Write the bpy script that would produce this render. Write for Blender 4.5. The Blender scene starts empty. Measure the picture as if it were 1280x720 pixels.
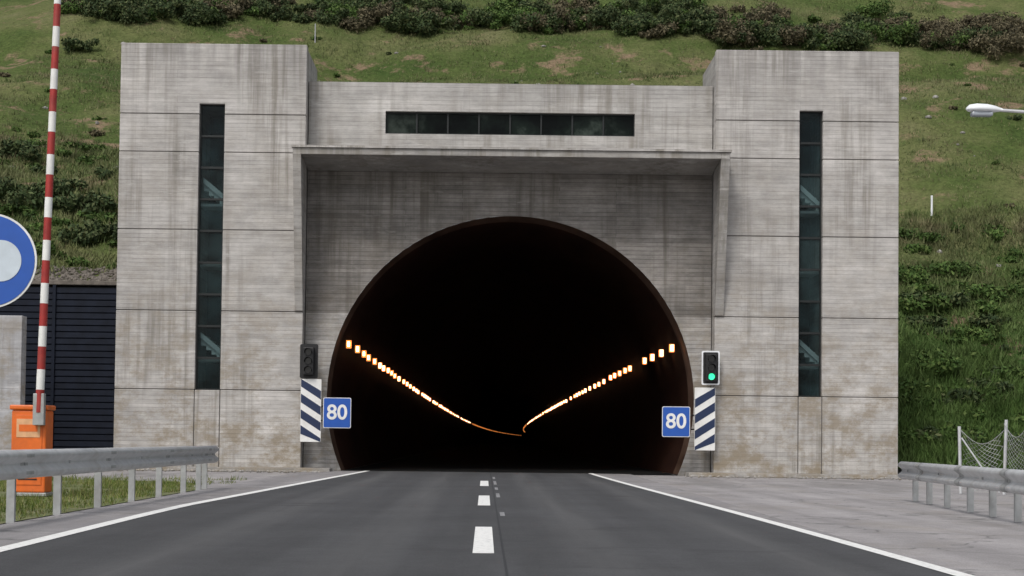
import bpy, bmesh, math, random
import numpy as np
from mathutils import Vector, Matrix, noise, Euler
random.seed(7); rng=np.random.default_rng(7)
S=bpy.context.scene
S.view_settings.view_transform='Standard'; S.view_settings.look='None'; S.view_settings.exposure=0

# ------------------------------------------------------------ material utils
class NT:
    def __init__(s,name):
        s.m=bpy.data.materials.new(name); s.m.use_nodes=True
        s.t=s.m.node_tree; s.t.nodes.clear()
        s.out=s.n('ShaderNodeOutputMaterial'); s.b=s.n('ShaderNodeBsdfPrincipled')
        s.l(s.b.outputs[0],s.out.inputs[0])
        s.tc=s.n('ShaderNodeTexCoord')
    def n(s,t,**k):
        x=s.t.nodes.new(t)
        for a,b in k.items(): setattr(x,a,b)
        return x
    def l(s,a,b): s.t.links.new(a,b)
    def mp(s,scale,rot=(0,0,0),loc=(0,0,0)):
        m=s.n('ShaderNodeMapping'); m.inputs['Scale'].default_value=scale; m.inputs['Rotation'].default_value=rot; m.inputs['Location'].default_value=loc
        s.l(s.tc.outputs['Object'],m.inputs[0]); return m.outputs[0]
    def noise(s,scale,vec=None,detail=3,rough=.55):
        x=s.n('ShaderNodeTexNoise'); x.inputs['Scale'].default_value=scale; x.inputs['Detail'].default_value=min(detail,6); x.inputs['Roughness'].default_value=rough
        s.l(vec if vec is not None else s.tc.outputs['Object'],x.inputs['Vector']); return x.outputs['Fac']
    def ramp(s,fac,stops,interp='LINEAR'):
        r=s.n('ShaderNodeValToRGB'); e=r.color_ramp; e.interpolation=interp
        while len(e.elements)<len(stops): e.elements.new(.5)
        for el,(p,c) in zip(e.elements,stops):
            el.position=p; el.color=(c[0],c[1],c[2],1) if hasattr(c,'__len__') else (c,c,c,1)
        s.l(fac,r.inputs[0]); return r.outputs[0]
    def mix(s,a,b,fac,mode='MIX'):
        m=s.n('ShaderNodeMix',data_type='RGBA',blend_type=mode)
        for sock,v in ((m.inputs[0],fac),(m.inputs[6],a),(m.inputs[7],b)):
            if isinstance(v,(int,float)): sock.default_value=v
            elif isinstance(v,tuple): sock.default_value=(*v,1)
            else: s.l(v,sock)
        return m.outputs[2]
    def math(s,op,a,b=0.,clamp=False):
        m=s.n('ShaderNodeMath',operation=op,use_clamp=clamp)
        for sock,v in zip(m.inputs,(a,b)):
            if isinstance(v,(int,float)): sock.default_value=v
            else: s.l(v,sock)
        return m.outputs[0]
    def sep(s):
        x=s.n('ShaderNodeSeparateXYZ'); s.l(s.tc.outputs['Object'],x.inputs[0]); return x.outputs
    def comb(s,x,y,z):
        c=s.n('ShaderNodeCombineXYZ')
        for sock,v in zip(c.inputs,(x,y,z)):
            if isinstance(v,(int,float)): sock.default_value=v
            else: s.l(v,sock)
        return c.outputs[0]
    def island(s): return s.n('ShaderNodeNewGeometry').outputs['Random Per Island']
    def bump(s,h,strength=.3,dist=.02):
        b=s.n('ShaderNodeBump'); b.inputs['Strength'].default_value=strength; b.inputs['Distance'].default_value=dist
        s.l(h,b.inputs['Height']); s.l(b.outputs[0],s.b.inputs['Normal'])
    def col(s,c):
        i=s.b.inputs['Base Color']
        if isinstance(c,tuple): i.default_value=(*c,1)
        else: s.l(c,i)
    def set(s,**k):
        for a,v in k.items(): s.b.inputs[a.replace('_',' ')].default_value=v

def simple(name,c,rough=.5,metal=0,var=.12,dirt=None):
    t=NT(name); n=t.noise(6,detail=4)
    f=t.ramp(n,[(.3,1-var),(.7,1+var*.3)])
    cc=t.mix(c,f,1.,'MULTIPLY')
    if dirt: cc=t.mix(cc,dirt,t.ramp(t.noise(2.3,detail=5),[(.5,0.),(.75,.5)]))
    t.col(cc); t.set(Roughness=rough,Metallic=metal); return t.m

def concrete(name,base,dark_zone=None,boards=.14,boardvar=.12,stain=1.,joint=.8,mottle=.12,bmin=.3):
    t=NT(name); x,y,z=t.sep()
    xy=t.math('ADD',x,y)
    # boards wander slightly so joints are not ruler straight
    v=t.comb(xy,t.math('ADD',z,t.math('MULTIPLY',t.noise(1.7,detail=1),.02)),0.)
    br=t.n('ShaderNodeTexBrick'); t.l(v,br.inputs['Vector'])
    br.inputs['Scale'].default_value=1; br.inputs['Brick Width'].default_value=4.9; br.inputs['Row Height'].default_value=boards
    br.inputs['Mortar Size'].default_value=.009; br.inputs['Mortar Smooth'].default_value=.6; br.offset=.37; br.offset_frequency=3
    br.inputs['Color1'].default_value=(1-boardvar,)*3+(1,); br.inputs['Color2'].default_value=(1+boardvar*.5,)*3+(1,); br.inputs['Mortar'].default_value=(joint,joint,joint,1)
    bf=t.ramp(t.noise(.6,t.mp((1,1,1.6),loc=(7,7,7)),detail=4),[(.35,bmin),(.65,1.)])
    c=t.mix(base,br.outputs['Color'],bf,'MULTIPLY')
    c=t.mix(c,t.ramp(t.noise(.38,detail=5,rough=.6),[(.3,1-mottle*1.4),(.7,1+mottle*.8)]),1.,'MULTIPLY')
    c=t.mix(c,t.ramp(t.noise(2.2,t.mp((.8,.8,1.2),loc=(1,9,3)),detail=6,rough=.72),[(.32,1-mottle*1.5),(.68,1+mottle)]),1.,'MULTIPLY')
    c=t.mix(c,t.ramp(t.noise(1.,t.mp((.22,.22,3.4)),detail=6,rough=.65),[(.3,.82),(.68,1.08)]),1.,'MULTIPLY')
    c=t.mix(c,t.ramp(t.noise(1.,t.mp((.9,.9,16.),loc=(3,0,0)),detail=4,rough=.6),[(.3,.86),(.68,1.07)]),1.,'MULTIPLY')
    run=t.math('MULTIPLY',t.ramp(t.noise(1.,t.mp((3.6,3.6,.15)),detail=5,rough=.65),[(.46,0.),(.63,1.)]),t.ramp(t.noise(.5,t.mp((1,1,.4),loc=(3,1,8)),detail=3),[(.40,0.),(.56,.75*stain)]))
    c=t.mix(c,(.195,.18,.155),run)
    c=t.mix(c,t.ramp(t.island(),[(0,.90),(1,1.06)]),1.,'MULTIPLY')
    c=t.mix(c,(.60,.585,.56),t.ramp(t.noise(1.,t.mp((.9,.9,4.)),detail=6,rough=.75),[(.56,0.),(.72,.6*stain)]))
    low=t.ramp(t.math('DIVIDE',z,13.),[(0,1.),(.2,.75),(.45,.25),(1,.10)])
    br2=t.math('MULTIPLY',low,t.ramp(t.noise(1.1,t.mp((.8,.8,1.1),loc=(5,2,1)),detail=6,rough=.78),[(.45,0.),(.61,.95)]))
    c=t.mix(c,(.255,.215,.16),br2)
    top=t.math('MULTIPLY',t.ramp(t.math('DIVIDE',z,13.3),[(.88,0.),(1,.9)]),t.ramp(t.noise(1.,t.mp((2.5,2.5,.22),loc=(2,2,2)),detail=4),[(.4,0.),(.62,1.)]))
    c=t.mix(c,(.17,.16,.15),t.math('MULTIPLY',top,.65))
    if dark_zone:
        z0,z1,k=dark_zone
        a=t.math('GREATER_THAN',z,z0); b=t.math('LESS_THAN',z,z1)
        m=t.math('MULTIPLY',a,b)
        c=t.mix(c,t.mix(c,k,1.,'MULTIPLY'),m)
    t.col(c); t.set(Roughness=.9); t.b.inputs['Specular IOR Level'].default_value=.25
    t.bump(br.outputs['Fac'],.6,-.010); return t.m

M={}
M['conc']=concrete('tower_concrete',(.50,.48,.458),boardvar=.10,joint=.78,boards=.13)
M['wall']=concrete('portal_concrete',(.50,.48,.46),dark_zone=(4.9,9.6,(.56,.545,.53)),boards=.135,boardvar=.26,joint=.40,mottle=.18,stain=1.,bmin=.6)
M['par']=concrete('parapet_concrete',(.47,.455,.435),boardvar=.10,joint=.75)
M['canopy']=concrete('canopy_concrete',(.39,.375,.355),boards=.2,boardvar=.06)
M['ret']=concrete('retaining_concrete',(.43,.43,.44),boards=.6,boardvar=.06)
M['joint']=simple('dark_joint',(.13,.12,.11),.95)  # plain dark tone of the backing in the panel gaps
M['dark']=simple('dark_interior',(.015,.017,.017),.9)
M['stair']=simple('stair_paint',(.75,.78,.76),.8)
M['frame']=simple('window_frame',(.010,.013,.013),.5,.2)
M['galv']=simple('galvanised_steel',(.64,.65,.66),.5,.5,.15,dirt=(.40,.38,.35))
M['galvm']=simple('galvanised_post',(.42,.43,.43),.55,.4,.25,dirt=(.22,.20,.17))
M['black']=simple('black_housing',(.008,.008,.009),.6)
M['white']=simple('white_paint',(.78,.78,.76),.45,0,.1,dirt=(.55,.53,.48))
M['red']=simple('red_paint',(.36,.025,.02),.5,0,.3,dirt=(.28,.07,.05))
M['blue']=simple('sign_blue',(.012,.085,.40),.4,0,.1)
M['navy']=simple('navy_stripe',(.010,.024,.075),.4)
M['orange']=simple('orange_paint',(.76,.15,.015),.45,0,.2,dirt=(.42,.10,.03))
M['peach']=simple('faded_label',(.75,.42,.22),.5,0,.3)
M['lightblue']=simple('pale_disc',(.55,.62,.68),.45)
M['lamp']=simple('lamp_shell',(.80,.82,.84),.35,0,.05)
M['lampd']=simple('lamp_glass',(.35,.38,.42),.2,0,.1)

def glass():
    t=NT('tinted_glass')
    c=t.ramp(t.island(),[(0,(.004,.009,.011)),(.5,(.008,.019,.022)),(1,(.026,.046,.048))])
    c=t.mix(c,t.ramp(t.noise(1.6,detail=5),[(.35,.4),(.65,1.8)]),1.,'MULTIPLY')
    t.col(c); t.set(Roughness=.07); t.b.inputs['Specular IOR Level'].default_value=.25
    tr=t.n('ShaderNodeBsdfTransparent'); tr.inputs[0].default_value=(.56,.68,.70,1); mx=t.n('ShaderNodeMixShader'); mx.inputs[0].default_value=.45
    t.l(tr.outputs[0],mx.inputs[1]); t.l(t.b.outputs[0],mx.inputs[2]); t.l(mx.outputs[0],t.out.inputs[0]); return t.m
M['glass']=glass()
def bandglass():
    t=NT('band_glass'); c=t.ramp(t.noise(.8,detail=6,rough=.6),[(.42,(.003,.004,.004)),(.56,(.007,.011,.009)),(.68,(.035,.045,.038))])  # mottled greenish tones put reflected hills into the glass colour
    c=t.mix(c,t.ramp(t.island(),[(0,.4),(1,1.5)]),1.,'MULTIPLY'); t.col(c); t.set(Roughness=.1); t.b.inputs['Specular IOR Level'].default_value=.06; return t.m
M['bglass']=bandglass()

def emis(name,c,s,nosample=False):
    t=NT(name); t.col(c); t.b.inputs['Emission Color'].default_value=(*c,1); t.b.inputs['Emission Strength'].default_value=s
    if nosample: t.m.cycles.emission_sampling='NONE'
    return t.m
M['lcore']=emis('sodium_core',(1,.72,.46),6.,True)
M['lring']=emis('sodium_halo',(1,.32,.07),.7,True)  # orange halo of the lamps, made as a dimly glowing plate
M['green']=emis('green_signal',(.05,1,.45),1.2)
M['lens']=simple('unlit_lens',(.02,.02,.02),.2)

def asphalt(name,base,fine=.25,wear=.15,brown=0,tracks=False):
    t=NT(name)
    c=t.mix(base,t.ramp(t.noise(60,detail=3,rough=.8),[(.25,1-fine),(.75,1+fine)]),1.,'MULTIPLY')
    c=t.mix(c,t.ramp(t.noise(1.,t.mp((1.6,.05,1.)),detail=4),[(.3,1-wear),(.7,1+wear)]),1.,'MULTIPLY')
    c=t.mix(c,t.ramp(t.noise(.5,detail=6,rough=.65),[(.3,1-wear),(.7,1+wear*.8)]),1.,'MULTIPLY')
    c=t.mix(c,t.ramp(t.noise(5,detail=5,rough=.75),[(.3,1-wear*.6),(.7,1+wear*.6)]),1.,'MULTIPLY')
    if tracks:
        x,y,z=t.sep(); w=t.math('ABSOLUTE',t.math('SUBTRACT',t.math('ABSOLUTE',t.math('SUBTRACT',t.math('ABSOLUTE',x),1.95)),.85))
        c=t.mix(c,(.125,.124,.126),t.math('MULTIPLY',t.ramp(w,[(0,.6),(.45,0.)]),t.ramp(t.noise(1.,t.mp((3,.12,1)),detail=5),[(.3,.2),(.7,1.)])))
        c=t.mix(c,(.034,.034,.036),t.ramp(t.noise(.6,t.mp((.5,.9,1),loc=(8,1,1)),detail=5,rough=.7),[(.60,0.),(.68,.45)]))
    if brown:
        c=t.mix(c,(.25,.22,.18),t.ramp(t.noise(.8,t.mp((1,.45,1)),detail=6,rough=.7),[(.5,0.),(.72,brown)]))
        v=t.n('ShaderNodeTexVoronoi',feature='DISTANCE_TO_EDGE'); v.inputs['Scale'].default_value=.3
        nz=t.n('ShaderNodeTexNoise'); nz.inputs['Scale'].default_value=1.5; t.l(t.tc.outputs['Object'],nz.inputs['Vector'])
        add=t.n('ShaderNodeVectorMath',operation='ADD'); t.l(t.tc.outputs['Object'],add.inputs[0]); t.l(nz.outputs['Color'],add.inputs[1]); t.l(add.outputs[0],v.inputs['Vector'])
        c=t.mix(c,(.10,.10,.10),t.ramp(v.outputs['Distance'],[(0,.7),(.012,.0)]))
        c=t.mix(c,(.15,.145,.14),t.ramp(t.noise(.35,t.mp((1,.3,1),loc=(4,4,4)),detail=6,rough=.6),[(.55,0.),(.63,.4)]))
        c=t.mix(c,(.43,.41,.40),t.ramp(t.noise(1.3,t.mp((1,.5,1),loc=(14,4,4)),detail=6,rough=.75),[(.56,0.),(.7,.5)]))
    t.col(c); t.set(Roughness=.88); t.b.inputs['Specular IOR Level'].default_value=.25
    t.bump(t.noise(90,detail=2),.35,.006); return t.m
M['road']=asphalt('road_asphalt',(.066,.067,.071),fine=.38,tracks=True)
M['should']=asphalt('shoulder_asphalt',(.25,.24,.245),.3,.15,.35)
M['apron']=asphalt('apron_gravel',(.31,.295,.297),.38,.16,.45)
def paint():
    t=NT('road_paint'); t.col(t.mix((.82,.82,.80),(.30,.30,.30),t.ramp(t.noise(14,detail=6,rough=.75),[(.52,0.),(.68,.75)]))); t.set(Roughness=.7); return t.m
M['paint']=paint()
M['oldpaint']=simple('faded_paint',(.30,.30,.31),.8,0,.5)
M['seam']=simple('road_seam',(.028,.029,.033),.9)

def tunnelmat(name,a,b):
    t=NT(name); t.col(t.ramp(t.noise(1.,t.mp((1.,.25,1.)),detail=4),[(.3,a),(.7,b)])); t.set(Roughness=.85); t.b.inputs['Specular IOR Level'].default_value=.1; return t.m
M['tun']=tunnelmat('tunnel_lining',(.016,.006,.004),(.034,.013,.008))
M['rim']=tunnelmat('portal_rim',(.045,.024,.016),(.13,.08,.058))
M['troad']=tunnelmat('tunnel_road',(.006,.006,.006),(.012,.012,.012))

def ground_mat():
    t=NT('hill_soil'); x,y,z=t.sep()
    c=t.ramp(t.noise(.16,detail=6,rough=.62),[(.28,(.045,.078,.020)),(.45,(.082,.112,.034)),(.58,(.13,.143,.057)),(.75,(.17,.16,.085))])
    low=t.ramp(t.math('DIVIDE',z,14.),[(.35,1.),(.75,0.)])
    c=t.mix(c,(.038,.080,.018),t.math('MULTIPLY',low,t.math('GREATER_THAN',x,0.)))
    c=t.mix(c,(.25,.175,.12),t.ramp(t.noise(.33,t.mp((1,1,1),loc=(9,4,2)),detail=6,rough=.7),[(.56,0.),(.64,.85)]))
    c=t.mix(c,t.ramp(t.noise(5,detail=5,rough=.75),[(.3,.55),(.7,1.25)]),1.,'MULTIPLY')
    t.col(c); t.set(Roughness=1.); t.b.inputs['Specular IOR Level'].default_value=.1
    t.bump(t.noise(3,detail=4,rough=.7),.9,.2); return t.m
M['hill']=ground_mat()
def leafmat(name,stops,patch=None,low=None):
    t=NT(name); x,y,z=t.sep()
    c=t.ramp(t.island(),stops)
    if patch:
        c=t.mix(c,patch,t.ramp(t.noise(.22,detail=5,rough=.65),[(.42,0.),(.62,.85)]))
        c=t.mix(c,(.050,.082,.022),t.ramp(t.noise(.5,t.mp((1,1,1),loc=(20,3,1)),detail=5,rough=.7),[(.52,0.),(.66,.75)]))
        c=t.mix(c,(.18,.145,.09),t.ramp(t.noise(.3,t.mp((1,1,1),loc=(2,30,1)),detail=5,rough=.7),[(.53,0.),(.65,.6)]))
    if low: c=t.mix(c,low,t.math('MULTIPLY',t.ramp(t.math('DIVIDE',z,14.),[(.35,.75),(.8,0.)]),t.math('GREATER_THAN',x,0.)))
    c=t.mix(c,t.ramp(t.noise(.9,detail=3),[(.3,.65),(.7,1.25)]),1.,'MULTIPLY')
    t.col(c); t.set(Roughness=.75); t.b.inputs['Specular IOR Level'].default_value=.2; return t.m
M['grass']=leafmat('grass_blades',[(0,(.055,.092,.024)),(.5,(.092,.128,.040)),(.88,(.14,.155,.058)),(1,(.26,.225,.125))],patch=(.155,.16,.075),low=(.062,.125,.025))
M['vgrass']=leafmat('verge_blades',[(0,(.07,.12,.02)),(.6,(.14,.17,.04)),(1,(.25,.22,.10))])
M['bush']=leafmat('shrub_leaves',[(0,(.022,.040,.015)),(.6,(.052,.078,.027)),(1,(.115,.13,.055))])
M['bushb']=leafmat('dry_shrub_leaves',[(0,(.045,.043,.025)),(.5,(.105,.09,.052)),(1,(.175,.15,.09))])
M['lush']=leafmat('lush_scrub_leaves',[(0,(.034,.068,.015)),(.6,(.066,.118,.026)),(1,(.115,.16,.045))])
M['stone']=simple('rubble',(.16,.14,.12),.95,0,.4)
def louv():
    t=NT('dark_louvre'); t.col(t.mix((.007,.010,.019),t.ramp(t.noise(3,detail=5),[(.3,.7),(.7,1.3)]),1.,'MULTIPLY')); t.set(Roughness=.7); t.b.inputs['Specular IOR Level'].default_value=.2; return t.m
M['louv']=louv()

# ------------------------------------------------------------ mesh utils
def newobj(name,verts,faces,mats,parent=None,midx=None,smooth=False):
    me=bpy.data.meshes.new(name); me.from_pydata([tuple(v) for v in verts],[],faces); me.update()
    for m in (mats if isinstance(mats,list) else [mats]): me.materials.append(M[m])
    if midx is not None: me.polygons.foreach_set('material_index',midx)
    if smooth: me.polygons.foreach_set('use_smooth',[True]*len(me.polygons))
    o=bpy.data.objects.new(name,me); S.collection.objects.link(o)
    if parent: o.parent=parent
    return o
def empty(name,loc=(0,0,0)):
    o=bpy.data.objects.new(name,None); o.location=loc; S.collection.objects.link(o); return o
class B:
    def __init__(s): s.v=[];s.f=[];s.m=[]
    def quad(s,a,b,c,d,mi=0):
        n=len(s.v); s.v+=[a,b,c,d]; s.f.append((n,n+1,n+2,n+3)); s.m.append(mi)
    def box(s,x0,x1,y0,y1,z0,z1,mi=0,mat=None):
        n=len(s.v); vs=[Vector((x,y,z)) for z in (z0,z1) for y in (y0,y1) for x in (x0,x1)]
        if mat is not None: vs=[mat@v for v in vs]
        s.v+=vs
        for f in ((0,2,3,1),(4,5,7,6),(0,1,5,4),(2,6,7,3),(0,4,6,2),(1,3,7,5)): s.f.append(tuple(n+i for i in f)); s.m.append(mi)
    def prism(s,pts,axis,a0,a1,mi=0):
        n=len(s.v); k=len(pts)
        for a in (a0,a1):
            for p in pts:
                s.v.append({'x':(a,p[0],p[1]),'y':(p[0],a,p[1]),'z':(p[0],p[1],a)}[axis])
        s.f.append(tuple(n+i for i in range(k))); s.f.append(tuple(n+k+i for i in reversed(range(k)))); s.m+=[mi,mi]
        for i in range(k):
            j=(i+1)%k; s.f.append((n+i,n+k+i,n+k+j,n+j)); s.m.append(mi)
    def cyl(s,p0,p1,r0,r1=None,seg=16,mi=0):
        r1=r0 if r1 is None else r1; p0=Vector(p0);p1=Vector(p1); d=(p1-p0).normalized()
        a=d.orthogonal().normalized(); b=d.cross(a); n=len(s.v)
        for p,r in ((p0,r0),(p1,r1)):
            for i in range(seg):
                t=2*math.pi*i/seg; s.v.append(p+(a*math.cos(t)+b*math.sin(t))*r)
        for i in range(seg):
            j=(i+1)%seg; s.f.append((n+i,n+j,n+seg+j,n+seg+i)); s.m.append(mi)
        s.f.append(tuple(n+i for i in reversed(range(seg)))); s.f.append(tuple(n+seg+i for i in range(seg))); s.m+=[mi,mi]
    def make(s,name,mats,parent=None,bevel=0,smooth=False,fixn=True):
        o=newobj(name,s.v,s.f,mats,parent,s.m,False)
        if fixn:
            bm=bmesh.new(); bm.from_mesh(o.data); bmesh.ops.recalc_face_normals(bm,faces=bm.faces); bm.to_mesh(o.data); bm.free()
        if bevel:
            m=o.modifiers.new('bevel','BEVEL'); m.width=bevel; m.segments=2; m.limit_method='ANGLE'
        if smooth:
            o.data.polygons.foreach_set('use_smooth',[True]*len(o.data.polygons))
            m=o.modifiers.new('es','EDGE_SPLIT'); m.split_angle=math.radians(40)
        return o

# ------------------------------------------------------------ camera
CH=1.03; F=CH/.95
cam=bpy.data.objects.new('camera',bpy.data.cameras.new('camera')); S.collection.objects.link(cam); S.camera=cam
cam.data.lens=2000/1280*36; cam.data.sensor_width=36; cam.data.clip_end=5000; cam.data.clip_start=.1
cam.data.shift_x=33/1280; cam.data.shift_y=120/1280
R=Euler((math.radians(92),0,0)).to_matrix()@Matrix.Rotation(math.radians(.68),3,'Z')
cam.matrix_world=Matrix.Translation((0,-50,CH))@R.to_4x4()

# ------------------------------------------------------------ light
el,az=math.radians(50),math.radians(205)
W=bpy.data.worlds.new('World'); S.world=W; W.use_nodes=True; wt=W.node_tree
bg=wt.nodes['Background']; sky=wt.nodes.new('ShaderNodeTexSky'); sky.sky_type='NISHITA'; sky.sun_disc=False
sky.sun_elevation=el; sky.sun_rotation=az; sky.dust_density=3; sky.air_density=1.
hs=wt.nodes.new('ShaderNodeHueSaturation'); hs.inputs['Saturation'].default_value=.30
wt.links.new(sky.outputs[0],hs.inputs['Color']); wt.links.new(hs.outputs[0],bg.inputs[0]); bg.inputs[1].default_value=.15
sd=bpy.data.lights.new('sun','SUN'); sd.energy=1.5; sd.angle=math.radians(14); sd.color=(1,.955,.90)
so=bpy.data.objects.new('sun',sd); S.collection.objects.link(so)
dv=Vector((math.sin(az)*math.cos(el),math.cos(az)*math.cos(el),math.sin(el)))
so.rotation_euler=dv.to_track_quat('Z','Y').to_euler()

# ------------------------------------------------------------ terrain
def ss(a,b,x):
    t=min(1,max(0,(x-a)/(b-a))); return t*t*(3-2*t)
def smax(a,b,k=2.):
    h=max(k-abs(a-b),0)/k; return max(a,b)+h*h*k*.25
def hz(x,y):
    g=.55*(y-3)
    if y>90: g=.55*87+.35*(y-90) if y<260 else .55*87+.35*170+.05*(y-260)
    l=6.1+.42*(y-3.4); c=10.+.2*(y-3.4)
    wl=1-ss(-11.5,-9.,x); wr=ss(9.,12.8,x)
    z=wl*smax(g,l)+wr*g+(1-wl-wr)*smax(g,c)
    amp=ss(3.4,14,y)
    n=noise.noise(Vector((x*.06,y*.06,0)))*2.0+noise.noise(Vector((x*.2,y*.2,3)))*.55+noise.noise(Vector((x*.6,y*.6,7)))*.22
    z+=n*amp*(1. if (x<-12 or x>13 or y>14) else .3)
    if x>13: z+= .12*abs(noise.noise(Vector((x,y,1))))
    z-=1.0*math.exp(-((y-46-.05*x)/2.5)**2)
    return max(z,-.02) if x>12 else z
def axis(lo,hi,step,far0,far1):
    a=list(np.arange(lo,hi+1e-6,step)); s=step; p=hi
    while p<far1: s*=1.25; p+=s; a.append(p)
    s=step; p=lo; pre=[]
    while far0 is not None and p>far0: s*=1.25; p-=s; pre.append(p)
    return pre[::-1]+a
xs=axis(-34,36,.5,-900,900); ys=axis(3.4,76,.5,None,1200)
vs=[(x,y,hz(x,y)) for y in ys for x in xs]; nx=len(xs)
fs=[(j*nx+i,j*nx+i+1,(j+1)*nx+i+1,(j+1)*nx+i) for j in range(len(ys)-1) for i in range(nx-1)]
hill=newobj('hillside_terrain',vs,fs,'hill',smooth=True)
newobj('ground',[(-1500,-1500,-.03),(1500,-1500,-.03),(1500,1500,-.03),(-1500,1500,-.03)],[(0,1,2,3)],'apron')

def ramp_poly(name,pts_l,pts_r,z,mat):
    n=len(pts_l); v=[(p[0],p[1],z) for p in pts_l]+[(p[0],p[1],z) for p in pts_r]
    f=[(i,n+i,n+i+1,i+1) for i in range(n-1)]
    return newobj(name,v,f,mat)
def co(y): return 3e-5*max(0,y)**2
def XL(y): return -3.72-.72*min(1,max(0,-y/26))+.20*ss(26,40,-y)
def XR(y): return 3.36+.42*ss(0,38,-y)
Yd=[-400,-60]+[-50+i*1. for i in range(51)]+[.8]
ramp_poly('road',[(XL(y),y) for y in Yd],[(XR(y),y) for y in Yd],.004,'road')
ramp_poly('road_shoulder',[(-5.5,y) for y in Yd],[(XL(y),y) for y in Yd],.0,'should')
ramp_poly('road_shoulder.001',[(XR(y),y) for y in Yd],[(4.6+.02*y,y) for y in Yd],.0,'should')
def line(name,f,w,y0,y1,mat,z=.009):
    yy=[y for y in Yd if y0<=y<=y1]
    return ramp_poly(name,[(f(y)-w/2,y) for y in yy],[(f(y)+w/2,y) for y in yy],z,mat)
line('edge_line',lambda y:XL(y),.18,-60,.8,'paint'); line('edge_line.001',lambda y:XR(y),.16,-60,.8,'paint')
b=B()
for k in range(-3,8):
    d0=(13.4+9.75*k)*F
    if d0<46: b.box(-.10,.095,d0-50,d0-50+4.*F,.005,.009)
b.make('centre_line_dashes','paint')
b=B()
for d0,L in ((20.,1.1),(26.5,2.),(30.5,1.5),(34.,3.),(39,2)):
    b.box(.22,.285,d0*F-50,d0*F-50+L,.005,.0075)
b.make('old_centre_marks','oldpaint')
b=B(); b.box(.17,.19,-60,.5,.0045,.0062); b.make('road_seam','seam')

# ------------------------------------------------------------ portal building
P=empty('tunnel_portal_building',(0,0,.10))
H=13.30; WZ0,WZ1=2.4,11.4; Z0=-.13
rows=[Z0,2.4,4.87,7.42,9.87,11.07]
def tower(x0,x1,w0,w1,tag):
    b=B(); g=.013
    for r in range(5):
        za,zb=rows[r],rows[r+1]; c=[(x0,w0),(w1,x1)]
        if r==0: c=[(x0,w0),(w0,w1),(w1,x1)]
        for i,(a,d) in enumerate(c):
            ga=g if a!=x0 and r==0 else 0; gd=g if d!=x1 and r==0 else 0
            b.box(a+ga,d-gd,0,.35,za+(g if r else 0),zb-g)
    za=rows[5]+g
    b.prism([(x0,za),(w0,za),(w0,WZ1),(w1,WZ1),(w1,za),(x1,za),(x1,H),(x0,H)],'y',0,.35)
    b.make(tag+'_facade','conc',P,bevel=.014)
    b=B(); D=3.4
    b.box(x0+.03,w0-.02,.355,D,Z0,H-.03); b.box(w1+.02,x1-.03,.355,D,Z0,H-.03)
    b.box(w0-.018,w1+.018,.357,D,Z0,WZ0-.01); b.box(w0-.018,w1+.018,.357,D,WZ1+.01,H-.03)
    b.make(tag+'_core','conc',P)
    b=B(); b.box(x0+.06,w0-.03,.03,.34,.05,H-.2); b.box(w1+.03,x1-.06,.03,.34,.05,H-.2); b.box(w0-.02,w1+.02,.03,.34,.03,WZ0-.03)
    b.make(tag+'_joint_backing','joint',P)
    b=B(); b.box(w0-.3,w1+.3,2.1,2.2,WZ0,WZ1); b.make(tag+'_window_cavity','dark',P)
    b=B(); z=WZ0; nrow=9; hgt=(WZ1-WZ0)/nrow
    for i in range(nrow):
        za=WZ0+i*hgt; t=random.uniform(-.006,.006)
        b.quad((w0+.002,.22,za+.002),(w1-.002,.22+t,za+.002),(w1-.002,.22+t,za+hgt-.002),(w0+.002,.22,za+hgt-.002))
    b.make(tag+'_glass','glass',P,fixn=False)
    b=B()
    for i in range(nrow+1):
        zz=WZ0+i*hgt; b.box(w0+.002,w1-.002,.17,.26,max(WZ0+.002,zz-.035),min(WZ1-.002,zz+.035))
    b.box(w0+.001,w0+.05,.175,.265,WZ0+.003,WZ1-.003); b.box(w1-.05,w1-.001,.175,.265,WZ0+.003,WZ1-.003)
    b.make(tag+'_mullions','frame',P)
    b=B()
    for zc in (3.9,8.8):
        b.prism([(w1-.02,zc-.42),(w1-.02,zc-.24),(w0+.1,zc+.32),(w0+.1,zc+.14)],'y',.34,.42)
        for i in range(4):
            b.box(w0+.1+i*.17,w0+.1+i*.17+.17,.43,1.2,zc+.2-i*.14-.3,zc+.2-i*.14)
        b.box(w0,w1,.32,1.3,zc-.60,zc-.52)
    b.box(w0,w1,.32,1.6,6.3,6.38)
    b.make(tag+'_stairs','stair',P)
tower(-11.6,-5.75,-9.1,-8.3,'tower_west'); tower(7.15,12.9,9.78,10.52,'tower_east')

CX,CZ,RR=.79,2.24,5.83; xl,xr=-5.75,7.15; yw=.8; topz=9.75
b=B(); N=64
def wallq(x0,z0,x1,z1,x2,z2,x3,z3):
    b.quad((x0,yw,z0),(x1,yw,z1),(x2,yw,z2),(x3,yw,z3))
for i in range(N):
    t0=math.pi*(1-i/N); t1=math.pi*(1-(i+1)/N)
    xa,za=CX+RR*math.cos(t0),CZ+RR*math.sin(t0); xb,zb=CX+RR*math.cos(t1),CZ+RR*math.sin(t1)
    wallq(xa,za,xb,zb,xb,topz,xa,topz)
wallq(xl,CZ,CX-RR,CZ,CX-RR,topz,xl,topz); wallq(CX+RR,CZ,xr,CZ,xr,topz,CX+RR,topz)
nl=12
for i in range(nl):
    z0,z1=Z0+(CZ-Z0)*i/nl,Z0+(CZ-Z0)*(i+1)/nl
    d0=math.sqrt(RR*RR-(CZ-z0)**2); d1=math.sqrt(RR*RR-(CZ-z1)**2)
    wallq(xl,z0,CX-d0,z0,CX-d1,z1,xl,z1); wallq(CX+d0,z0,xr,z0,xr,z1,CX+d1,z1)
o=b.make('portal_wall','wall',P,fixn=False)
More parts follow.
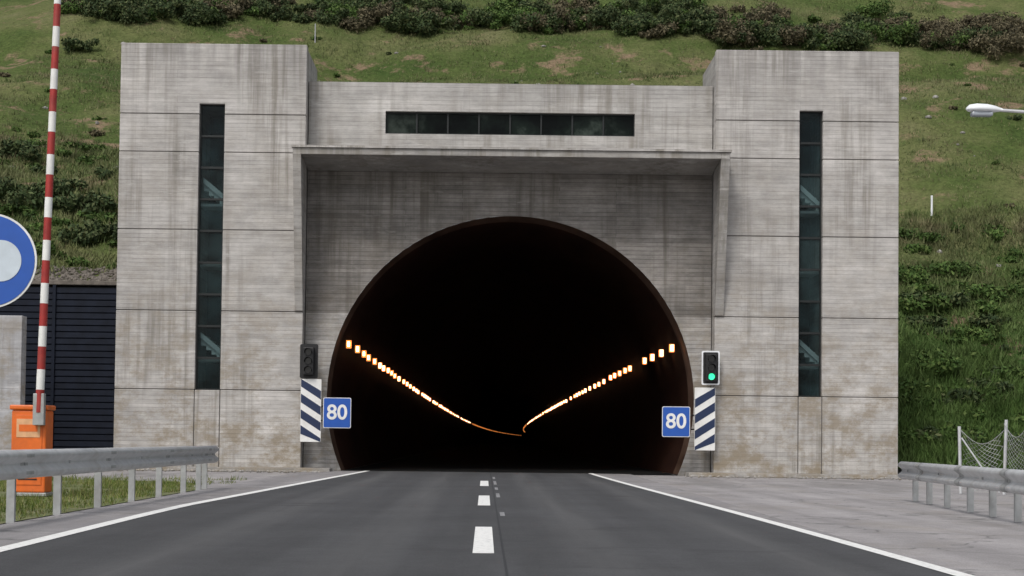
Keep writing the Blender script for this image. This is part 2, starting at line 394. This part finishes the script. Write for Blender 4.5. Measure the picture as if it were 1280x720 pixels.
bm=bmesh.new(); bm.from_mesh(o.data); bmesh.ops.remove_doubles(bm,verts=bm.verts,dist=.0005); bm.to_mesh(o.data); bm.free()
PT=12.32; a0,a1,c0,c1=-3.3,4.67,10.67,11.4
b=B(); b.box(xl,a0,yw,1.5,topz+.01,PT); b.box(a1,xr,yw,1.5,topz+.01,PT); b.box(a0,a1,yw,1.5,topz+.01,c0); b.box(a0,a1,yw,1.5,c1,PT)
o=b.make('parapet_wall','par',P)
bm=bmesh.new(); bm.from_mesh(o.data); bmesh.ops.remove_doubles(bm,verts=bm.verts,dist=.0005); bm.to_mesh(o.data); bm.free()
b=B(); b.box(xl+.01,xr-.01,1.52,3.4,topz,PT-1.); b.make('roof_slab','conc',P)
b=B(); n=8
for i in range(n):
    xa=a0+(a1-a0)*i/n; xb=a0+(a1-a0)*(i+1)/n; t=random.uniform(-.01,.01)
    b.quad((xa+.002,1.0,c0),(xb-.002,1.0+t,c0),(xb-.002,1.0+t,c1),(xa+.002,1.0,c1))
b.make('window_band_glass','bglass',P,fixn=False)
b=B()
for i in range(n+1):
    x=a0+(a1-a0)*i/n; b.box(max(a0+.001,x-.025),min(a1-.001,x+.025),.93,1.05,c0+.001,c1-.001)
b.box(a0+.002,a1-.002,.94,1.04,c0+.002,c0+.05); b.box(a0+.002,a1-.002,.94,1.04,c1-.05,c1-.002)
b.make('window_band_frame','frame',P)
b=B()
b.prism([(-1.2,9.63),(-1.2,9.83),(yw-.003,9.95),(yw-.003,9.45)],'x',-5.745,7.145)
b.make('canopy_slab','canopy',P,bevel=.01)
b=B()
for xa,xb in ((-6.0,-5.748),(7.148,7.42)):
    b.prism([(-1.2,9.63),(-1.2,9.83),(-.003,9.90),(-.003,4.9),(-.06,4.9)],'x',xa,xb)
b.make('canopy_fins','canopy',P,bevel=.01)
b=B(); b.prism([(-1.26,9.835),(-1.26,9.90),(-.006,9.97),(-.006,9.91)],'x',-6.05,7.47); b.make('canopy_coping','conc',P)
b=B()
b.box(-11.9,-4.75,-.9,-.004,Z0,.0); b.box(6.25,13.2,-.9,-.004,Z0,.0)
b.make('plinth_kerb','canopy',P,bevel=.02)

# tunnel tube
T=empty('road_tunnel'); CZ=CZ+.10
yy=[.8,2.2]+list(np.arange(6,120,6))+list(np.arange(120,1000,20))
ang0=math.asin(-CZ/RR); K=56
def ring(y): return [(CX+co(y)+RR*math.cos(ang0+(math.pi-2*ang0)*i/K),y,CZ+RR*math.sin(ang0+(math.pi-2*ang0)*i/K)) for i in range(K+1)]
v=[];f=[];mi=[]
for y in yy: v+=ring(y)
for j in range(len(yy)-1):
    for i in range(K):
        a=j*(K+1)+i; f.append((a,a+1,a+K+2,a+K+1)); mi.append(1 if j==0 else 0)
n0=(len(yy)-1)*(K+1); f.append(tuple(n0+i for i in range(K+1))); mi.append(0)
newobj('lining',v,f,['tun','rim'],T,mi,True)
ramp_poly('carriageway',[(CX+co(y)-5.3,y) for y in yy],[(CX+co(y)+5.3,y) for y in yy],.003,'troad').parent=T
b=B()
ypos=[1.6]
while ypos[-1]<130: ypos.append(ypos[-1]+random.choice([2.6,2.9,3.2,4.2]))
while ypos[-1]<950: ypos.append(ypos[-1]+8)
for y in ypos:
    for sx in (-1,1):
        if y>4 and random.random()<.09: continue
        x=CX+co(y)+sx*5.2+random.uniform(-.03,.03); z=4.08+random.uniform(-.02,.02)
        w=.043; h=.095; k=random.uniform(.65,1.15)
        if y<260: b.box(x-w*k,x+w*k,y-.12,y-.02,z-h*k,z+h*k,0)
        b.box(x-w*1.9,x+w*1.9,y,y+.10,z-h*1.35,z+h*1.35,1)  # halo plate behind the lamp core
b.make('tunnel_luminaires',['lcore','lring'],T)

# ------------------------------------------------------------ left louvred wall
Rw=empty('louvred_retaining_wall')
b=B(); zt=5.95; z=0
while z<zt-.1:
    b.prism([(2.5,z),(2.46,z+.03),(2.47,z+.2),(2.5,z+.2)],'x',-40,-11.64); z+=.21
b.make('louvres','louv',Rw)
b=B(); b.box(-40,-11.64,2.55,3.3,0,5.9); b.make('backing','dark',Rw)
b=B()
for x in (-14.2,-17.,-20,-23): b.box(x-.05,x+.05,2.40,2.54,0,5.95)
b.make('posts','louv',Rw)
b=B(); b.box(-40,-11.62,2.38,3.45,5.96,6.10); b.make('coping','stone',Rw,bevel=.02)
Cw=B(); Cw.box(-34,-13.95,-2,-1.5,-.02,4.6); Cw.make('concrete_side_wall','ret',None,bevel=.02)
def rocks(name,n,fn,mat='stone'):
    b=B()
    for _ in range(n):
        x,y,z,r=fn(); k=len(b.v)
        bm=bmesh.new(); bmesh.ops.create_icosphere(bm,subdivisions=1,radius=r)
        sx,sy,sz=random.uniform(.7,1.4),random.uniform(.7,1.3),random.uniform(.5,.9)
        for vv in bm.verts: b.v.append((x+vv.co.x*sx*random.uniform(.8,1.2),y+vv.co.y*sy,z+vv.co.z*sz*random.uniform(.8,1.2)))
        for ff in bm.faces: b.f.append(tuple(k+q.index for q in ff.verts)); b.m.append(0)
        bm.free()
    return b.make(name,mat,None,fixn=False)
def f1():
    x=random.uniform(-30,-11.9); y=random.uniform(3.4,5.0); return x,y,hz(x,y)+.02,random.uniform(.04,.13)
rocks('rubble_strip',2200,f1)
def f2():
    x=random.choice([random.uniform(-11,-4.9),random.uniform(6,16)]); y=random.uniform(-2.2,-.92); return x,y,0,random.uniform(.015,.06)
rocks('gravel_stones',420,f2,'canopy')
def f3():
    x=random.uniform(-25,25); y=random.uniform(15,50); return x,y,hz(x,y)+.02,random.uniform(.06,.2)
rocks('hill_rocks',90,f3,'canopy')

# ------------------------------------------------------------ vegetation (numpy)
def mesh_np(name,V,F_,mat,k):
    me=bpy.data.meshes.new(name); nv=len(V); nf=len(F_)
    me.vertices.add(nv); me.vertices.foreach_set('co',V.astype(np.float32).ravel())
    me.loops.add(nf*k); me.loops.foreach_set('vertex_index',F_.astype(np.int32).ravel())
    me.polygons.add(nf); me.polygons.foreach_set('loop_start',np.arange(0,nf*k,k,dtype=np.int32))
    me.update(calc_edges=True); me.validate()
    me.materials.append(M[mat]); o=bpy.data.objects.new(name,me); S.collection.objects.link(o); return o
def grass(name,pts,hh,mat,blades=5,width=.03,spread=.12):
    n=len(pts); P0=np.repeat(pts,blades,0); h=np.repeat(hh,blades)*rng.uniform(.5,1.2,n*blades)
    P0=P0+np.c_[rng.normal(0,spread,(n*blades,2)),np.full(n*blades,-.03)]
    a=rng.uniform(0,2*np.pi,n*blades); w=width*rng.uniform(.6,1.4,n*blades)*(1+h)
    dx=np.c_[np.cos(a)*w,np.sin(a)*w,np.zeros_like(a)]
    lean=rng.normal(0,.38,(n*blades,2))*h[:,None]
    tip=P0+np.c_[lean,h]
    V=np.empty((n*blades*3,3)); V[0::3]=P0-dx; V[1::3]=P0+dx; V[2::3]=tip
    return mesh_np(name,V,np.arange(n*blades*3).reshape(-1,3),mat,3)
pts=[];hh=[]
def addg(n,x0,x1,y0,y1,h0,h1,thr=-.25):
    for _ in range(n):
        x=random.uniform(x0,x1); y=random.uniform(y0,y1)
        if -11.7<x<13 and y<12: continue
        q=noise.noise(Vector((x*.35,y*.35,11)))
        if q<thr and random.random()<.6: continue
        pts.append((x,y,hz(x,y))); hh.append(random.uniform(h0,h1)*(1+.7*q))
addg(28000,-26,32,24,66,.07,.24)
addg(10000,-26,-11.7,4.5,26,.12,.34)
addg(9000,12.95,24,3.5,12,.25,.6,-.6)
addg(9000,12.95,28,12,26,.12,.40,-.4)
grass('hillside_grass',np.array(pts),np.array(hh),'grass',6,.022,.17)
pts=[];hh=[]
for _ in range(11000):
    x=random.uniform(-13,-5.7); y=random.uniform(-38,-10)
    q=noise.noise(Vector((x*.8,y*.8,5)))
    if q<-.15: continue
    if y>-15+(x+5.3)*-.6 and random.random()<.8: continue
    pts.append((x,y,0)); hh.append(random.uniform(.03,.15)*(1+.6*q))
grass('verge_grass',np.array(pts),np.array(hh),'vgrass',6,.007,.05)
t=NT('verge_soil'); t.col(t.ramp(t.noise(2.2,detail=6,rough=.7),[(.35,(.085,.12,.03)),(.55,(.14,.15,.06)),(.7,(.22,.19,.13))])); t.set(Roughness=1.); M['vsoil']=t.m
newobj('grass_verge',[(-14,-38,-.012),(-5.62,-38,-.012),(-5.62,-18,-.012),(-7.2,-13,-.012),(-14,-11,-.012)],[(0,1,2,3,4)],'vsoil')

def bushes(name,lst,mat,leaf=.07,dens=520):
    Vs=[]
    for (x,y,rx,rz) in lst:
        z0=hz(x,y); nl=random.randint(6,11)
        for _ in range(nl):
            c=np.array([x+random.gauss(0,rx*.55),y+random.gauss(0,rx*.4),z0+random.uniform(.1,.75)*rz]); r=rx*random.uniform(.22,.5)
            n=int(dens*r*r/.35)+40
            d=rng.normal(size=(n,3)); d/=np.linalg.norm(d,axis=1)[:,None]; rad=r*rng.uniform(.2,1.35,n)**.7
            p=c+d*rad[:,None]*np.array([1,1,.85])
            u=rng.normal(size=(n,3)); u/=np.linalg.norm(u,axis=1)[:,None]; w=np.cross(u,d); w/=np.linalg.norm(w,axis=1)[:,None]+1e-6
            s=leaf*rng.uniform(.5,1.5,n)[:,None]
            q=np.empty((n*4,3)); q[0::4]=p-u*s*1.3; q[1::4]=p+w*s*.6; q[2::4]=p+u*s*1.3; q[3::4]=p-w*s*.6; Vs.append(q)
    V=np.concatenate(Vs); return mesh_np(name,V,np.arange(len(V)).reshape(-1,4),mat,4)
def at(u,v):   # hillside spot on a given bearing
    v=v-(u-607)*.0119
    for i in range(300):
        d=55+i*.3; x=(u-607-(550-v)*.0119)/2000*d; z=CH+(550-v)/2000*d; y=d-50
        if hz(x,y)>=z: return x,y
    return x,y
L=[];Lb=[];Lg=[]
for _ in range(330):
    u=random.uniform(90,1290); lim=16+ (14 if u>430 else 0)+(18 if u>900 else 0)+20*noise.noise(Vector((u*.014,0,0)))
    v=lim-abs(random.gauss(0,16))
    x,y=at(u,v+8); r=random.uniform(.35,1.4); (Lb if (random.random()<.25 or (u>1140 and random.random()<.7)) else L if random.random()<.65 else Lg).append((x,y,r,r*random.uniform(.6,1.1)))
for u,v,r in ((950,52,1.5),(990,58,1.8),(1040,60,1.9),(1075,58,1.4),(840,36,1.5),(860,40,1.1),(765,33,1.3),(700,30,1.3),(510,36,1.4),(540,34,1.),(470,22,1.2),(320,15,1.),(170,15,1.4),(910,48,1.2)):
    x,y=at(u,v); L.append((x,y,r,r*.95))
for u,v,r in ((1190,52,1.5),(1225,62,1.6),(1260,70,1.6),(1150,42,1.2),(1275,50,1.5)):
    x,y=at(u,v); Lb.append((x,y,r,r*.8))
for u,v,r in ((20,195,.95),(5,255,1.1),(35,262,1.3),(70,240,.8),(95,262,.8),(55,215,.6),(132,265,.7),(135,295,.8),(100,305,.6),(20,245,1.),(133,220,.5),(92,58,.8)):
    x,y=at(u,v+4); L.append((x,y,r,r*.9))
for _ in range(60):
    u=random.uniform(1128,1290); v=random.uniform(285,585); x,y=at(u,v); r=random.uniform(.35,.9); Lg.append((x,y,r,r*random.uniform(.3,.6)))
for _ in range(20):
    u=random.uniform(1128,1290); v=random.uniform(380,585); x,y=at(u,v); r=random.uniform(.35,.8); L.append((x,y,r,r*.45))
for _ in range(70):
    u=random.uniform(0,1290); v=random.uniform(30,300); x,y=at(u,v); r=random.uniform(.12,.35); random.choice([Lg,Lg,Lb,L]).append((x,y,r,r*.7))
for _ in range(45):
    u=random.uniform(0,145); v=random.uniform(180,340); x,y=at(u,v); r=random.uniform(.15,.5); Lg.append((x,y,r,r*.7))
for _ in range(60):
    y=random.uniform(64,110); x=random.uniform(-50,60); L.append((x,y,random.uniform(1,2.2),random.uniform(.8,1.6)))
bushes('hillside_shrubs',L,'bush',.075,320); bushes('dry_hillside_shrubs',Lb,'bushb',.07,320); bushes('lush_hillside_scrub',Lg,'lush',.07,360)

# ------------------------------------------------------------ guardrails
def guardrail(name,pts,top,post_d):
    G=empty(name)
    pts=[(p[0]*F,(p[1]+50)*F-50) for p in pts]; top*=F; post_d=[d*F for d in post_d]
    prof=[(0.0,-.33),(.035,-.325),(.085,-.285),(.085,-.245),(.01,-.185),(.01,-.145),(.085,-.085),(.085,-.045),(.035,-.005),(0.,0.)]
    sg=-1 if pts[0][0]>0 else 1
    P_=[Vector((p[0],p[1],0)) for p in pts]; v=[];f=[]
    for p in P_:
        for o,z in prof: v.append((p.x+sg*(o),p.y,top+z))
    n=len(prof)
    for j in range(len(P_)-1):
        for i in range(n-1): f.append((j*n+i,j*n+i+1,(j+1)*n+i+1,(j+1)*n+i))
    o=newobj('beam',v,f,'galv',G,smooth=True); m=o.modifiers.new('s','SOLIDIFY'); m.thickness=.006
    b=B()
    def X(y):
        for a,c in zip(pts,pts[1:]):
            lo,hi=sorted((a,c),key=lambda p:p[1])
            if lo[1]<=y<=hi[1]: return lo[0]+(hi[0]-lo[0])*(y-lo[1])/(hi[1]-lo[1])
        return pts[-1][0]
    for d in post_d:
        y=d-50; x=X(y)
        b.box(x-sg*.13-.05,x-sg*.13+.05,y-.03,y+.03,-.02,top-.02)
        b.box(x-sg*.075-.07,x-sg*.075+.07,y-.05,y+.05,top-.26,top-.06)
    b.make('posts','galvm',G,bevel=.006)
    b=B()
    for d in post_d:
        y=d-50;x=X(y)
        b.cyl((x,y,top-.165),(x+sg*.03,y,top-.165),.018,seg=8)
    b.make('bolts','galvm',G)
    v=[];f=[]
    for d in post_d[::2]:
        for yq in (d-50-.16,d-50+.16):
            for o,z in prof: v.append((X(yq)+sg*(o+.006),yq,top+z))
        q=len(v)-2*n
        for i in range(n-1): f.append((q+i,q+i+1,q+n+i+1,q+n+i))
    newobj('splices',v,f,'galvm',G,smooth=True)
    return G
guardrail('guardrail',[(-5.0,-62),(-5.0,-40),(-5.02,-30),(-4.98,-20.5)],.78,[-8,-6,-4,-2]+[17.4-2*i for i in range(8,0,-1)]+[17.4,19.3,21.3,23.3,25.2,27.2,28.6,29.2])
guardrail('guardrail.001',[(6.2,-62),(6.35,-40),(6.55,-31),(6.9,-27),(7.3,-22)],.66,[1,3,5,7,9,11,13,15,17,18.9,20.4,21.8,23.2,24.8,26.2,27.4])

# ------------------------------------------------------------ barrier
Bm=empty('boom_barrier',(-7.35*F*.955,26*F*.955-50,0)); Bm.scale=(F*.955,F*.955,F*.975)
b=B(); b.box(-.28,.28,-.22,.22,.06,1.36); b.make('cabinet','orange',Bm,bevel=.025)
b=B(); b.box(-.31,.31,-.25,.25,1.362,1.44); b.make('cap','orange',Bm,bevel=.02)
b=B(); b.box(-.31,.31,-.25,.25,0,.058); b.make('foot','galvm',Bm,bevel=.01)
b=B(); b.box(-.22,.22,-.232,-.222,.18,1.28); b.make('door','orange',Bm,bevel=.004)
b=B(); b.box(-.19,.19,-.24,-.2335,.93,1.22,0); b.box(-.15,.15,-.243,-.2405,1.02,1.13,1); b.box(.13,.16,-.26,-.2335,.62,.74,2)
for i in range(5): b.box(-.15,.15,-.24,-.2335,.26+i*.045,.28+i*.045,2)
b.make('label',['peach','orange','black'],Bm)
b=B(); b.cyl((.19,-.36,1.30),(.19,.3,1.30),.055,seg=16); b.box(.10,.28,-.37,-.26,1.12,1.62); b.make('pivot_clamp','galvm',Bm,bevel=.01)
b=B(); lean=Matrix.Translation((.19,-.315,1.30))@Matrix.Rotation(math.radians(1.35),4,'Y'); k=0
z=.02
while z<8.6:
    L_=.36 if k%2==0 else .32
    p0=lean@Vector((0,0,z)); p1=lean@Vector((0,0,z+L_)); b.cyl(p0,p1,.066-.0016*z,.066-.0016*(z+L_),14,mi=k%2); z+=L_; k+=1
b.make('boom',['red','white'],Bm,smooth=True)

# ------------------------------------------------------------ signs
def disc(b,y,r,z,x=0,seg=64,mi=0,th=.006): b.cyl((x,y,z),(x,y-th,z),r,seg=seg,mi=mi)
Sg=empty('round_blue_sign',(-6.24,-30,0)); zc=3.20
b=B(); disc(b,0,.60,zc,mi=0,th=.02); disc(b,-.021,.575,zc,mi=1); disc(b,-.0285,.26,zc,x=.15,mi=2)
b.make('face',['white','blue','lightblue'],Sg)
b=B(); b.cyl((0,.05,-.02),(0,.05,zc+.4),.035); b.box(-.3,.3,.005,.03,zc-.25,zc-.2); b.box(-.3,.3,.005,.03,zc+.2,zc+.25); b.make('post','galvm',Sg)

def rrect(w,h,r,seg=6):
    pts=[]
    for cx,cy,a in ((w/2-r,h/2-r,0),(-w/2+r,h/2-r,90),(-w/2+r,-h/2+r,180),(w/2-r,-h/2+r,270)):
        for i in range(seg+1):
            t=math.radians(a+90*i/seg); pts.append((cx+r*math.cos(t),cy+r*math.sin(t)))
    return pts
def speed(name,x,z,rot,wx):
    E=empty(name,(x,-.55,z)); E.rotation_euler=(0,0,math.radians(rot))
    w,h=.86,.94
    b=B(); b.prism(rrect(w,h,.05),'y',0,.025,0); b.prism(rrect(w-.04,h-.04,.04),'y',-.005,-.0005,1); b.make('panel',['white','blue'],E)
    cu=bpy.data.curves.new('digits','FONT'); cu.body='80'; cu.size=.64; cu.align_x='CENTER'; cu.align_y='CENTER'; cu.extrude=.003; cu.offset=.012; cu.materials.append(M['white'])
    o=bpy.data.objects.new('digits',cu); S.collection.objects.link(o); o.parent=E; o.rotation_euler=(math.radians(90),0,0); o.location=(0,-.011,.0)
    b=B(); b.cyl((0,.05,.22),(wx-x,1.34,.22),.022,seg=8); b.cyl((0,.05,-.22),(wx-x,1.34,-.22),.022,seg=8); b.box(-.3,.3,.027,.05,.2,.24); b.box(-.3,.3,.027,.05,-.24,-.2); b.make('wall_bracket','black',E)
speed('speed_limit_sign',-4.58,1.81,3,-5.2); speed('speed_limit_sign.001',5.90,1.66,-3,6.75)

def chevron(name,x,z,sg):
    E=empty(name,(x,-.32,z)); w,h=.64,1.95
    b=B(); b.prism(rrect(w,h,.03),'y',0,.03); b.make('board','white',E)
    b=B()
    for i in range(4):
        zc=h/2-.30-i*.49; s=.40*sg
        x0,x1=-w/2+.01,w/2-.01
        zl=zc+s/2; zr=zc-s/2; t=.135
        pts=[(x0,max(-h/2,min(h/2,zl-t))),(x1,max(-h/2,min(h/2,zr-t))),(x1,max(-h/2,min(h/2,zr+t))),(x0,max(-h/2,min(h/2,zl+t)))]
        b.prism(pts,'y',-.005,-.0006)
    b.make('bands','navy',E)
    b=B()
    for zz in (.6,-.6): b.box(-.04,.04,.031,1.11,zz-.03,zz+.03); b.box(-.25,.25,.0305,.05,zz+.032,zz+.07)
    b.make('wall_bracket','galvm',E)
chevron('chevron_board',-5.42,1.88,1); chevron('chevron_board.001',6.82,1.76,-1)

def tlight(name,x,z,lit):
    E=empty(name,(x,-.35,z))
    b=B(); b.prism(rrect(.56,1.06,.05),'y',.04,.06,1 if lit else 0); b.prism(rrect(.47,.97,.04),'y',.03,.0395,0); b.make('backboard',['black','lamp'],E)
    b=B(); b.box(-.17,.17,-.16,.029,-.43,.43); b.make('housing','black',E,bevel=.03)
    for i,zz in enumerate((.28,0,-.28)):
        b=B(); b.cyl((0,-.162,zz),(0,-.178,zz),.10,seg=24); b.make('lens_%d'%i,'green' if (lit and i==2) else 'lens',E)
        vv=[];ff=[];K2=18
        for j in range(K2+1):
            a=math.radians(-20+220*j/K2)
            for y,r in ((-.16,.118),(-.34 ,.112)): vv.append((r*math.cos(a),y,zz+r*math.sin(a)))
        for j in range(K2): ff.append((2*j,2*j+1,2*j+3,2*j+2))
        newobj('visor_%d'%i,vv,ff,'black',E)
    b=B(); b.box(-.04,.04,.06,1.14,.2,.26); b.box(-.04,.04,.06,1.14,-.26,-.2); b.make('bracket','galvm',E)
tlight('traffic_light',-5.5,3.41,False); tlight('traffic_light.001',6.99,3.35,True)

# ------------------------------------------------------------ street lamp
Ls=empty('street_lamp',(12.0,-20,.22))
b=B(); b.cyl((0,0,-.24),(0,0,6.7),.09,.055); b.cyl((0,0,6.7),(-.25,0,7.02),.05,.04); b.cyl((-.25,0,7.02),(-2.42,0,7.15),.034,.03); b.box(-.15,.15,-.15,.15,-.23,-.19); b.make('pole','galv',Ls,smooth=True)
v=[];f=[];n=16;secs=[(-2.30,.03,.035),(-2.36,.05,.055),(-2.46,.10,.085),(-2.6,.14,.11),(-2.8,.15,.115),(-2.93,.11,.09),(-2.99,.03,.03)]
for x,ry,rz in secs:
    for i in range(n):
        a=2*math.pi*i/n; v.append((x,ry*math.cos(a),7.14+(x+2.3)*-.02+rz*math.sin(a)*(1. if math.sin(a)>0 else .45)))
for j in range(len(secs)-1):
    for i in range(n): f.append((j*n+i,j*n+(i+1)%n,(j+1)*n+(i+1)%n,(j+1)*n+i))
f.append(tuple(range(n))); f.append(tuple((len(secs)-1)*n+i for i in range(n)))
newobj('head',v,f,'lamp',Ls,smooth=True)
b=B(); b.prism([(-2.90,-.09),(-2.5,-.09),(-2.5,.09),(-2.90,.09)],'z',7.02,7.11); b.make('diffuser','lampd',Ls,bevel=.03)

# ------------------------------------------------------------ chain link fence
Fc=empty('chain_link_fence')
fp=[Vector((10.4,-15,0)),Vector((11.25,-15.3,0)),Vector((11.55,-16,0)),Vector((13.2,-17.5,0)),Vector((15.5,-19,0))]
tops=[1.45,1.6,1.95,1.8,1.8]
b=B()
for p,tz,l in zip(fp,tops,(-.03,.05,.03,0,0)): b.cyl(p+Vector((0,0,-.02)),p+Vector((l,0,tz)),.035,seg=10)
b.cyl(fp[0]+Vector((.02,0,1.2)),fp[1]+Vector((-.1,0,.02)),.018,seg=8)
b.make('posts','galv',Fc)
b=B()
for (p,q,ta,tb) in zip(fp,fp[1:],tops,tops[1:]):
    Lg_=(q-p).length; st=.11; hgt=min(ta,tb)-.12
    d=(q-p)/Lg_
    sag=lambda s:-.3*math.sin(math.pi*min(1,max(0,s/Lg_)))
    k=-int(hgt/st)
    while k*st<Lg_:
        for dr in (1,-1):
            pr=None
            for i in range(9):
                z=hgt*i/8; s=k*st+(z if dr==1 else hgt-z)
                if 0<=s<=Lg_:
                    pt=p+d*s+Vector((0,0,.04+z+sag(s)*z/hgt))
                    if pr is not None: b.cyl(pr,pt,.0035,seg=3)
                    pr=pt
                else: pr=None
        k+=1
    pr=None
    for i in range(9):
        s=Lg_*i/8; pt=p+d*s+Vector((0,0,.04+hgt+sag(s)))
        if pr is not None: b.cyl(pr,pt,.007,seg=4)
        pr=pt
b.make('wire_mesh','galvm',Fc,fixn=False)
x,y=at(1168,272); z=hz(x,y); b=B(); b.cyl((x,y,z-.1),(x,y,z+1.0),.05,seg=8); b.make('marker_post','lamp')
x,y=at(393,50); z=hz(x,y); b=B(); b.cyl((x,y,z-.1),(x,y,z+1.2),.04,seg=8); b.make('marker_post.001','galvm')
